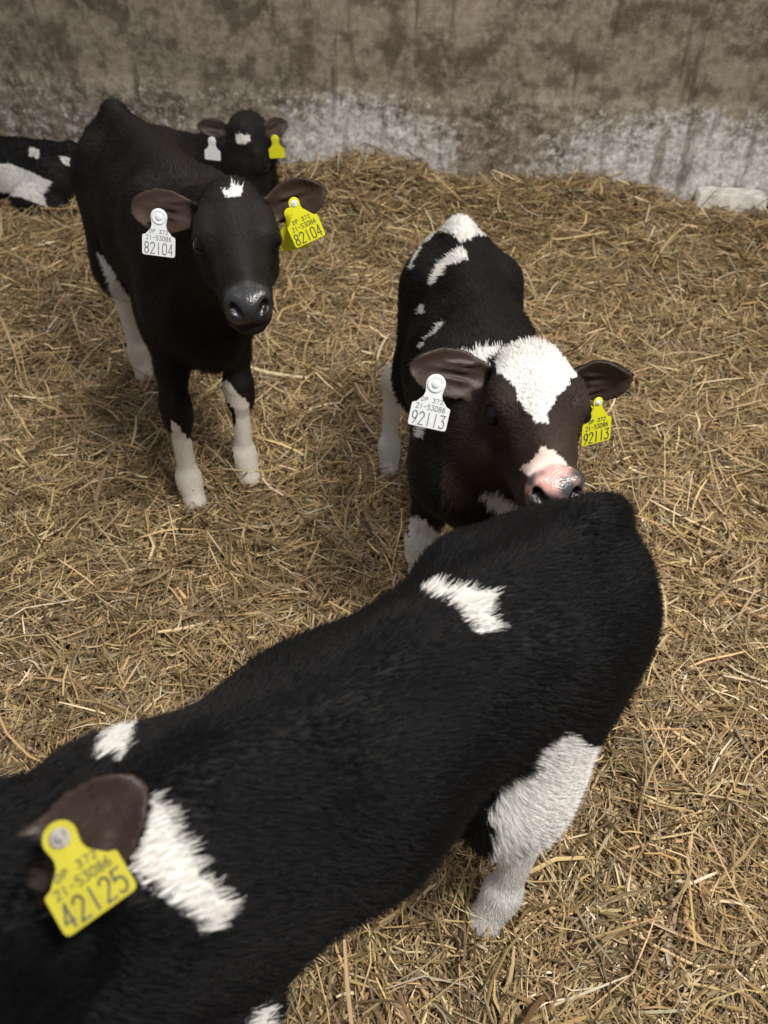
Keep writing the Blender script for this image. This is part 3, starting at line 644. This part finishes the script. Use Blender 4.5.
# ---- materials of the animals
m, nt, b = new_mat('calf_skin')
an = nt.nodes.new('ShaderNodeAttribute'); an.attribute_name = 'coat'; nt.links.new(an.outputs['Color'], b.inputs['Base Color'])
aw = nt.nodes.new('ShaderNodeAttribute'); aw.attribute_name = 'wet'
rg = nt.nodes.new('ShaderNodeMapRange'); rg.inputs[3].default_value = .62; rg.inputs[4].default_value = .30
nt.links.new(aw.outputs['Fac'], rg.inputs[0]); nt.links.new(rg.outputs[0], b.inputs['Roughness'])
rs = nt.nodes.new('ShaderNodeMapRange'); rs.inputs[3].default_value = .16; rs.inputs[4].default_value = .5
nt.links.new(aw.outputs['Fac'], rs.inputs[0]); nt.links.new(rs.outputs[0], b.inputs['Specular IOR Level'])
nz = nt.nodes.new('ShaderNodeTexVoronoi'); nz.inputs['Scale'].default_value = 330
tc = nt.nodes.new('ShaderNodeTexCoord'); nt.links.new(tc.outputs['Object'], nz.inputs['Vector'])
bp = nt.nodes.new('ShaderNodeBump'); bp.inputs['Distance'].default_value = .0004; nt.links.new(aw.outputs['Fac'], bp.inputs['Strength'])
nt.links.new(nz.outputs['Distance'], bp.inputs['Height']); nt.links.new(bp.outputs['Normal'], b.inputs['Normal'])
SKIN = m
m, nt, b = new_mat('calf_hair')
an = nt.nodes.new('ShaderNodeAttribute'); an.attribute_name = 'coat'; nt.links.new(an.outputs['Color'], b.inputs['Base Color'])
b.inputs['Roughness'].default_value = .45; b.inputs['Specular IOR Level'].default_value = .20
HAIR = m
m, nt, b = new_mat('eye'); b.inputs['Base Color'].default_value = (.006, .005, .007, 1); b.inputs['Roughness'].default_value = .04
b.inputs['Specular IOR Level'].default_value = .30
EYE = m
HOOF = simple_mat('hoof_horn', (.16, .13, .10), .55, .4, var=.35, scale=60)
TAG_W = simple_mat('white_tag_plastic', (.80, .82, .84), .38, .5, var=.03)
TAG_Y = simple_mat('yellow_tag_plastic', (.78, .76, .02), .40, .5, var=.03)
TAG_D = simple_mat('dusty_yellow_tag_plastic', (.47, .42, .03), .5, .4, var=.10, scale=25)
TAG_G = simple_mat('worn_grey_plastic', (.30, .28, .26), .5, .4, var=.5, scale=180)
INK = simple_mat('tag_ink', (.10, .10, .09), .6, .2, var=.1)
INK_G = simple_mat('tag_ink_grey', (.26, .27, .28), .6, .2, var=.1)

# ---- strokes of the engraved tag characters, on a 1 x 2 cell
def arc(cx, cy, rx, ry, a0, a1, n=10): return [(cx + rx * math.cos(R(a0 + (a1 - a0) * i / n)), cy + ry * math.sin(R(a0 + (a1 - a0) * i / n))) for i in range(n + 1)]
GL = {
 '0': [arc(.5, 1.5, .5, .5, 180, 0) + arc(.5, .5, .5, .5, 0, -180) + [(0, 1.5)]],
 '1': [[(.5, 0), (.5, 2)]],
 '2': [arc(.5, 1.5, .5, .5, 170, -25) + [(0, 0), (1, 0)]],
 '3': [[(0, 2), (1, 2), (.45, 1.2)] + arc(.45, .6, .55, .6, 80, -150)],
 '4': [[(.75, 0), (.75, 2), (0, .55), (1, .55)]],
 '5': [[(.95, 2), (.1, 2), (.05, 1.15)] + arc(.45, .65, .55, .65, 120, -140)],
 '6': [arc(.5, .6, .5, .6, 0, 360), arc(.9, .8, .9, 1.2, 180, 95)],
 '7': [[(0, 2), (1, 2), (.35, 0)]],
 '8': [arc(.5, 1.5, .45, .5, -90, 270), arc(.5, .5, .5, .5, 90, 450)],
 '9': [arc(.5, 1.4, .5, .6, 0, 360), [(1, 1.4), (.85, .7), (.35, 0)]],
 '-': [[(.1, 1), (.9, 1)]],
 'D': [[(0, 0), (0, 2), (.5, 2)] + arc(.4, 1, .6, 1, 80, -80) + [(0, 0)]],
 'P': [[(0, 0), (0, 2), (.5, 2)] + arc(.5, 1.5, .5, .5, 90, -90) + [(0, 1)]],
 ' ': [],
}
def text_mesh(name, txt, cx, cy, h, adv, wd, lw_, z, th):
    """flat raised strokes: cell width wd, height h"""
    V, Q = [], []
    x0 = cx - (len(txt) - 1) * adv / 2 - wd / 2
    for i, ch in enumerate(txt):
        for st in GL[ch]:
            pts = [Vector((x0 + i * adv + x * wd, cy - h / 2 + y * h / 2)) for x, y in st]
            for a, b_ in zip(pts[:-1], pts[1:]):
                d = b_ - a
                if d.length < 1e-6: continue
                d.normalize(); n = Vector((-d.y, d.x)) * lw_ / 2; e = d * lw_ * .35
                o = len(V)
                for q in (a - e - n, b_ + e - n, b_ + e + n, a - e + n):
                    V.append((q.x, q.y, z + th)); 
                for q in (a - e - n, b_ + e - n, b_ + e + n, a - e + n):
                    V.append((q.x, q.y, z - th))
                Q += [(o, o + 1, o + 2, o + 3), (o, o + 4, o + 5, o + 1), (o + 1, o + 5, o + 6, o + 2), (o + 2, o + 6, o + 7, o + 3), (o + 3, o + 7, o + 4, o)]
    return np_mesh(name, V, Q, smooth=False)
def tag_plate(W, Hh, hr, th=.0011):
    """ear-tag outline: round head, sloping shoulders, square body; origin at the button"""
    w2 = W / 2; y1 = -hr * 1.15; ys = -Hh * .40; yb = -(Hh - hr)
    pts = [(hr * math.cos(a), hr * math.sin(a)) for a in np.linspace(R(-20), R(200), 16)]
    left = [(-hr * .86, y1 * .8), (-hr * .98, y1 * 1.2), (-w2 * .78, ys * .93), (-w2 * .97, ys), (-w2, ys * 1.08), (-w2, yb + .004), (-w2 + .0012, yb + .001), (-w2 + .004, yb)]
    pts += left + [(-x, y) for x, y in left[::-1]]
    n = len(pts); V = []; bend = .0
    for z, k in ((th, .985), (th * .6, 1.0), (-th * .6, 1.0), (-th, .985)):
        for x, y in pts: V.append((x * k, (y - (-Hh * .35)) * k + (-Hh * .35), z))
    bm = bpy.data.meshes.new('ear_tag'); F = []
    for r_ in range(3):
        for i in range(n): F.append((r_ * n + i, (r_ + 1) * n + i, (r_ + 1) * n + (i + 1) % n, r_ * n + (i + 1) % n))
    F.append(tuple(range(n))); F.append(tuple(range(3 * n, 4 * n))[::-1])
    bm.from_pydata(V, [], F); bm.update(); return bm
def lathe(name, prof, n=24):
    V = [(r * math.cos(2 * math.pi * i / n), r * math.sin(2 * math.pi * i / n), z) for r, z in prof for i in range(n)]
    Q = [(j * n + i, j * n + (i + 1) % n, (j + 1) * n + (i + 1) % n, (j + 1) * n + i) for j in range(len(prof) - 1) for i in range(n)]
    return np_mesh(name, V, Q)
def ear_tag(root, calf, spec):
    """button point, hanging direction and facing normal are given in the world"""
    c = calf.toL(spec['at']); dn = calf.dL(spec['down']); dn /= np.linalg.norm(dn)
    nn = calf.dL(spec['normal']); nn = nn - dn * (nn @ dn); nn /= np.linalg.norm(nn)
    x = np.cross(-dn, nn)
    M = Matrix(((x[0], -dn[0], nn[0], c[0]), (x[1], -dn[1], nn[1], c[1]), (x[2], -dn[2], nn[2], c[2]), (0, 0, 0, 1)))
    W, Hh, hr = spec.get('W', .060), spec.get('H', .084), spec.get('hr', .0150)
    mt = {'white': TAG_W, 'yellow': TAG_Y, 'dull': TAG_D}[spec['col']]
    t = link('ear_tag', tag_plate(W, Hh, hr), mt, root); t.matrix_local = M
    t['label'] = spec['label']
    bt = spec.get('button', 'same')
    br = hr * (.93 if bt == 'same' else .62)
    pr = [(0.0005, .0042), (br * .30, .0042), (br * .42, .0034), (br * .48, .0020), (br * .62, .0020), (br * .70, .0028), (br * .93, .0026), (br, .0010), (br, -.001)]
    bo = link('tag_button', lathe('tag_button', pr), mt if bt == 'same' else (TAG_W if bt == 'white' else TAG_G), t)
    if spec.get('num'):
        ink = INK_G if spec['col'] == 'white' else INK
        yb = -(Hh - hr)
        link('tag_number', text_mesh('tag_number', spec['num'], 0, yb + Hh * .165, Hh * .235, W * .180, W * .120, .0017, .0013, .0003), ink, t)
        link('tag_herd_print', text_mesh('tag_herd_print', '21-53086', 0, yb + Hh * .385, Hh * .095, W * .098, W * .062, .00095, .0013, .0003), ink, t)
        link('tag_country_print', text_mesh('tag_country_print', 'DP 372', 0, yb + Hh * .52, Hh * .075, W * .098, W * .060, .0009, .0013, .0003), ink, t)
    if spec.get('back'):
        b2 = link('ear_tag_back', tag_plate(W * .92, Hh * .9, hr), mt, root)
        o = spec['back']; Mo = Matrix.Translation(Vector(calf.dL(o))) @ M @ Matrix.Rotation(R(spec.get('back_rot', 12)), 4, 'Z')
        b2.matrix_local = Mo
    return t

def make_hoof(calf, root, ctr, d, mat):
    h = .0028; F = Field((-.05, -.05, -.03), (.07, .05, .06), h)
    S = calf.s
    for g in (-1, 1):
        F.prim((-.006, g * .014, .030), (.010, g * .0145, -.005), (.0160 * S, .027 * S), (.0180 * S, .034 * S), k=.004)
        F.prim((.010, g * .0145, -.008), (.030, g * .012, -.012), (.0165 * S, .020 * S), (.010 * S, .010 * S), k=.008)
    F.d = np.maximum(F.d, (-.020 - (F.lo[2] + h * np.arange(F.n[2])))[None, None, :].astype(np.float32))
    P, Q = F.mesh()
    o = link('hoof', np_mesh('hoof', P, Q), mat, root)
    o.location = Vector(ctr)
    if d is not None: o.rotation_euler = Vector((d[0], d[1], 0)).to_track_quat('X', 'Z').to_euler()
    return o

def make_calf(sp):
    cf = Calf(sp); P, Q = cf.build()
    root = bpy.data.objects.new('calf', None); COL.objects.link(root)
    root.location = Vector(cf.o); root.rotation_euler = (0, 0, cf.yaw); root['label'] = sp['label']; root['category'] = 'calf'
    if 'group' in sp: root['group'] = sp['group']
    root.empty_display_size = .1
    me = np_mesh('calf_body', P, Q)
    col, wet = cf.coat(P, cf.N)
    a = me.attributes.new('coat', 'FLOAT_COLOR', 'POINT'); a.data.foreach_set('color', np.concatenate([col, np.ones((len(col), 1))], 1).astype(np.float32).ravel())
    a = me.attributes.new('wet', 'FLOAT', 'POINT'); a.data.foreach_set('value', wet.astype(np.float32))
    body = link('body', me, SKIN, root)
    # short coat
    r = np.random.default_rng(sp.get('seed', 1)); NH = sp.get('hairs', 100000)
    fa = .5 * np.linalg.norm(np.cross(P[Q[:, 2]] - P[Q[:, 0]], P[Q[:, 3]] - P[Q[:, 1]]), axis=1)
    fi = r.choice(len(Q), NH, p=fa / fa.sum()); u, v_ = r.random(NH)[:, None], r.random(NH)[:, None]
    q = Q[fi]; p = (P[q[:, 0]] * (1 - u) + P[q[:, 1]] * u) * (1 - v_) + (P[q[:, 3]] * (1 - u) + P[q[:, 2]] * u) * v_
    n = (cf.N[q[:, 0]] * (1 - u) + cf.N[q[:, 1]] * u) * (1 - v_) + (cf.N[q[:, 3]] * (1 - u) + cf.N[q[:, 2]] * u) * v_
    n /= np.linalg.norm(n, axis=1, keepdims=True)
    c, wet = cf.coat(p, n); f, isH, isE = cf.flow(p, n)
    _, inn = cf.earmask(p, n)
    hc = cf.headc(p)
    keep = ((wet < .15) | (inn > 0)) & ~((inn > 0) & (r.random(NH) < .93)) & (p[:, 2] > .012)
    for g in (-1, 1): keep &= np.linalg.norm(hc - np.array((cf.eye_h[0] + .003, g * (cf.eye_h[1] + .004), cf.eye_h[2])), axis=1) > .0180
    p, n, c, f, isH, isE, hc = p[keep], n[keep], c[keep], f[keep], isH[keep], isE[keep], hc[keep]; NH = len(p)
    ln = sp.get('hair_len', .016) * (.6 + .8 * r.random(NH))
    legm = np.clip((.40 * cf.s - p[:, 2]) / .1, 0, 1) * (0 if sp.get('lying') else 1)
    ln = ln * (1 - .5 * legm) * (1 - .52 * isH) * (1 - .5 * isE)
    ln *= 1 - .6 * np.clip((hc[:, 0] - .12) / .08, 0, 1) * isH
    crown = np.exp(-((hc - np.array((.005, 0, .03))) ** 2).sum(1) / .030 ** 2); ln *= 1 + .7 * crown
    belly = np.clip(-n[:, 2], 0, 1) * (p[:, 2] > .33 * cf.s) * (p[:, 2] < .60 * cf.s) * (1 - isH); ln *= 1 + .9 * belly
    lift = (.10 + .22 * r.random(NH) + .04 * isH + .30 * belly + .25 * crown)[:, None]
    f = f + r.normal(0, .13, f.shape); d0 = f * (1 - lift) + n * (lift + .12); d0 /= np.linalg.norm(d0, axis=1, keepdims=True)
    K = 4; pts = np.zeros((NH, K, 3)); cur = p - n * .0003
    for k in range(K):
        pts[:, k] = cur
        dk = d0 + (-n * .10 * k) + np.array((0, 0, -.06)) * k; dk /= np.linalg.norm(dk, axis=1, keepdims=True)
        cur = cur + dk * (ln / (K - 1))[:, None]
    hcv = bpy.data.hair_curves.new('coat'); hcv.add_curves([K] * NH)
    hcv.attributes['position'].data.foreach_set('vector', pts.astype(np.float32).ravel())
    rad = sp.get('hair_w', .00035) * np.array([1, .9, .7, .25])[None] * np.ones((NH, 1))
    ra = hcv.attributes.get('radius') or hcv.attributes.new('radius', 'FLOAT', 'POINT')
    ra.data.foreach_set('value', rad.astype(np.float32).ravel())
    ca = hcv.attributes.new('coat', 'FLOAT_COLOR', 'CURVE')
    tone = (.86 + .28 * r.random(NH))[:, None]; cc = np.clip(c * tone, 0, .9)
    ca.data.foreach_set('color', np.concatenate([cc, np.ones((NH, 1))], 1).astype(np.float32).ravel())
    link('fur', hcv, HAIR, body)
    for pos, g in cf.eyes:
        V = []; 
        import bmesh
        bmm = bmesh.new(); bmesh.ops.create_uvsphere(bmm, u_segments=24, v_segments=16, radius=.0172 * cf.hs)
        for f_ in bmm.faces: f_.smooth = True
        em = bpy.data.meshes.new('eye'); bmm.to_mesh(em); bmm.free()
        eo = link('eye', em, EYE, root); eo.location = Vector(pos)
    for ctr, d in cf.hoof: make_hoof(cf, root, ctr, d, HOOF)
    for t in sp.get('tags', []): ear_tag(root, cf, t)
    return cf

# ------------------------------------------------------------------ the five calves
def W3(px, py, z):                              # a point at height z, measured from the eye point
    x, y = px - 384.0, py - 512.0; cp, s_ = math.cos(R(PITCH)), math.sin(R(PITCH))
    yw = FPX * cp - y * s_; zw = -(FPX * s_ + y * cp); t = (z - CAM_H) / zw
    return (x * t, yw * t, z)
EAR = dict(tip=(-.020, .165, -.012), face=(1, .15, -.15))
SPECS = {}
SPECS['A'] = dict(key='A', label='black calf with white lower legs facing the camera, tag number 82104', group=None,
    loc=(-.548, 1.90), yaw=-63, s=1.05, hairs=150000, hair_w=.0004, hair_len=.010,
    poll=(-.279, 1.43, .868), muzzle=(-.226, 1.195, .842), head_s=1.03,
    chw=.78, brisket=-.025,
    legs=dict(fl=(-.378, 1.673, 0), fr=(-.512, 1.572, .0), hl=(-.62, 2.26, 0), hr=(-.79, 2.20, 0)),
    ear_l=dict(tip_w=W3(328, 188, .895), face_w=(.25, -1, .15), len=.130), ear_r=dict(tip_w=W3(120, 206, .86), face_w=(-.1, -1, .45), len=.142),
    dark=(.0105, .0075, .006), face=(.012, .0095, .0085), ear_in=(.055, .034, .026), muzzle_col=(.026, .026, .028),
    patch=[('sock', 'dirty', 3, .36, .2)],
    tags=[dict(at=W3(159, 217, .855), down=(-.14, -.30, -1), normal=(.10, -1, .5), col='white', num='82104', label='white tag 82104 in its right ear'),
          dict(at=W3(294, 203, .888), down=(.38, -.05, -1), normal=(.15, -1, .3), col='yellow', num='82104', button='white', hr=.010, back=(-.013, .030, -.030), back_rot=-16, label='yellow tag 82104 in its left ear')])
SPECS['B'] = dict(key='B', label='black and white calf with white forehead blaze and pink nose, tag number 92113',
    loc=(.175, 1.38), yaw=-89, s=.92, hairs=150000, hair_w=.0004, hair_len=.011, seed=2,
    poll=(.240, 1.088, .728), muzzle=(.243, .886, .744), head_s=1.08, chw=.8, fat=.94, brisket=-.01,
    legs=dict(fl=(.24, 1.15, 0), fr=(.07, 1.16, 0), hl=(.27, 1.70, 0), hr=(.015, 1.71, 0)),
    ear_l=dict(tip_w=W3(632, 378, .73), face_w=(.5, -1, .0), len=.105), ear_r=dict(tip_w=W3(396, 364, .755), face_w=(-.1, -1, .45), len=.145),
    dark=(.008, .0065, .0062), face=(.036, .023, .018), ear_in=(.055, .036, .029), muzzle_col=(.05, .05, .055), pink=True,
    patch=[('sock', 'white', 3, .42, .16), ('sock', 'white', 2, .4, .16), ('sock', 'white', 0, .3, .14), ('sock', 'white', 1, .3, .14)],
    tags=[dict(at=W3(436, 384, .76), down=(-.22, -.45, -1), normal=(-.05, -1, .75), col='white', num='92113', label='white tag 92113 in its right ear'),
          dict(at=W3(598, 402, .735), down=(.12, -.05, -1), normal=(.25, -1, .4), col='yellow', num='92113', button='white', hr=.008, W=.050, back=(-.020, .030, -.012), label='yellow tag 92113 in its left ear')])
SPECS['F'] = dict(key='F', label='big black calf in the foreground with white neck band, ear tag 42125',
    loc=(-.006, .494), yaw=-141, s=.965, thigh=1.18, fat=.93, depth=.89, brisket=.04, len=1.28, neck_up=.03, hairs=260000, hair_w=.00030, hair_len=.014, seed=3, bend=-.05,
    poll=W3(-42, 872, .81), muzzle=tuple(np.array(W3(-42, 872, .81)) + (-.15, -.163, -.09)), head_s=.98,
    legs=dict(fl=(-.215, .21, 0), fr=(-.33, .35, 0), hl=(.172, .506, .02), hr=(.20, .745, -.06)),
    ear_l=dict(tip_w=W3(150, 775, .84), face_w=(.15, -.35, .9), len=.135), ear_r=EAR,
    dark=(.0032, .0031, .0034), ear_in=(.035, .022, .016),
    patch=[('sock', 'white', 2, .38, .25)],
    tags=[dict(at=W3(60, 838, .86), down=(.52, -.60, -.50), normal=(.1, -.45, .9), col='dull', num='42125', button='grey', hr=.012, W=.055, H=.072, label='yellow tag 42125 in its left ear')])
LY = dict(lying=True, dz=-.44)
def lying_legs():
    return dict(fl=[(.20, .08, .62), (.20, .11, .52), (.36, .12, .475), (.26, .13, .465), (.22, .13, .465), (.17, .13, .465)],
                fr=[(.20, -.08, .62), (.20, -.11, .52), (.36, -.12, .475), (.26, -.13, .465), (.22, -.13, .465), (.17, -.13, .465)],
                hl=[(-.26, .08, .62), (-.10, .17, .52), (-.28, .19, .48), (-.14, .20, .465), (-.09, .20, .465), (-.05, .20, .465)],
                hr=[(-.26, -.08, .62), (-.12, -.15, .50), (-.28, -.16, .475), (-.14, -.17, .465), (-.09, -.17, .465), (-.05, -.17, .465)])
SPECS['C'] = dict(key='C', label='black calf lying by the wall with its head raised, behind calf 82104',
    loc=(-.86, 3.62), yaw=-25, s=1.0, h=.005, hairs=25000, hair_w=.0009, hair_len=.014, seed=4, **LY, lo=(-.62, -.45, -.06), hi=(.75, .35, .75),
    poll=W3(243, 134, .50), muzzle=W3(243, 175, .36), head_s=1.25, legs=lying_legs(), tail=[(-.40, 0, .74), (-.45, .03, .66), (-.47, .08, .55), (-.42, .16, .48), (-.36, .2, .47)],
    ear_l=dict(tip_w=W3(290, 121, .52), face_w=(.1, -1, .2), len=.105, w=.8), ear_r=dict(tip_w=W3(200, 126, .52), face_w=(-.1, -1, .2), len=.105, w=.8),
    dark=(.014, .012, .012), ear_in=(.05, .034, .028), patch=[],
    tags=[dict(at=W3(275, 139, .49), down=(.05, 0, -1), normal=(0, -1, .25), col='yellow', num=None, label='yellow tag in its left ear'),
          dict(at=W3(212, 141, .49), down=(-.1, 0, -1), normal=(0, -1, .25), col='white', num=None, label='white tag in its right ear')])
SPECS['D'] = dict(key='D', label='black and white calf lying down, cut off by the left edge of the photo',
    loc=(-1.72, 3.80), yaw=172, s=.80, h=.005, hairs=25000, hair_w=.0009, hair_len=.014, seed=5, **LY, lo=(-.62, -.45, -.06), hi=(.75, .45, .75),
    poll=(-2.25, 3.85, .50), muzzle=(-2.42, 3.72, .40), head_s=1.0, legs=lying_legs(), tail=[(-.40, 0, .74), (-.45, .03, .66), (-.47, .08, .55), (-.42, .16, .48), (-.36, .2, .47)],
    ear_l=EAR, ear_r=EAR, dark=(.012, .011, .011), ear_in=(.05, .034, .028), patch=[])
CALVES = {}
for k_, sp_ in SPECS.items():
    if sp_.get('group') is None: sp_.pop('group', None)
    CALVES[k_] = make_calf(sp_)
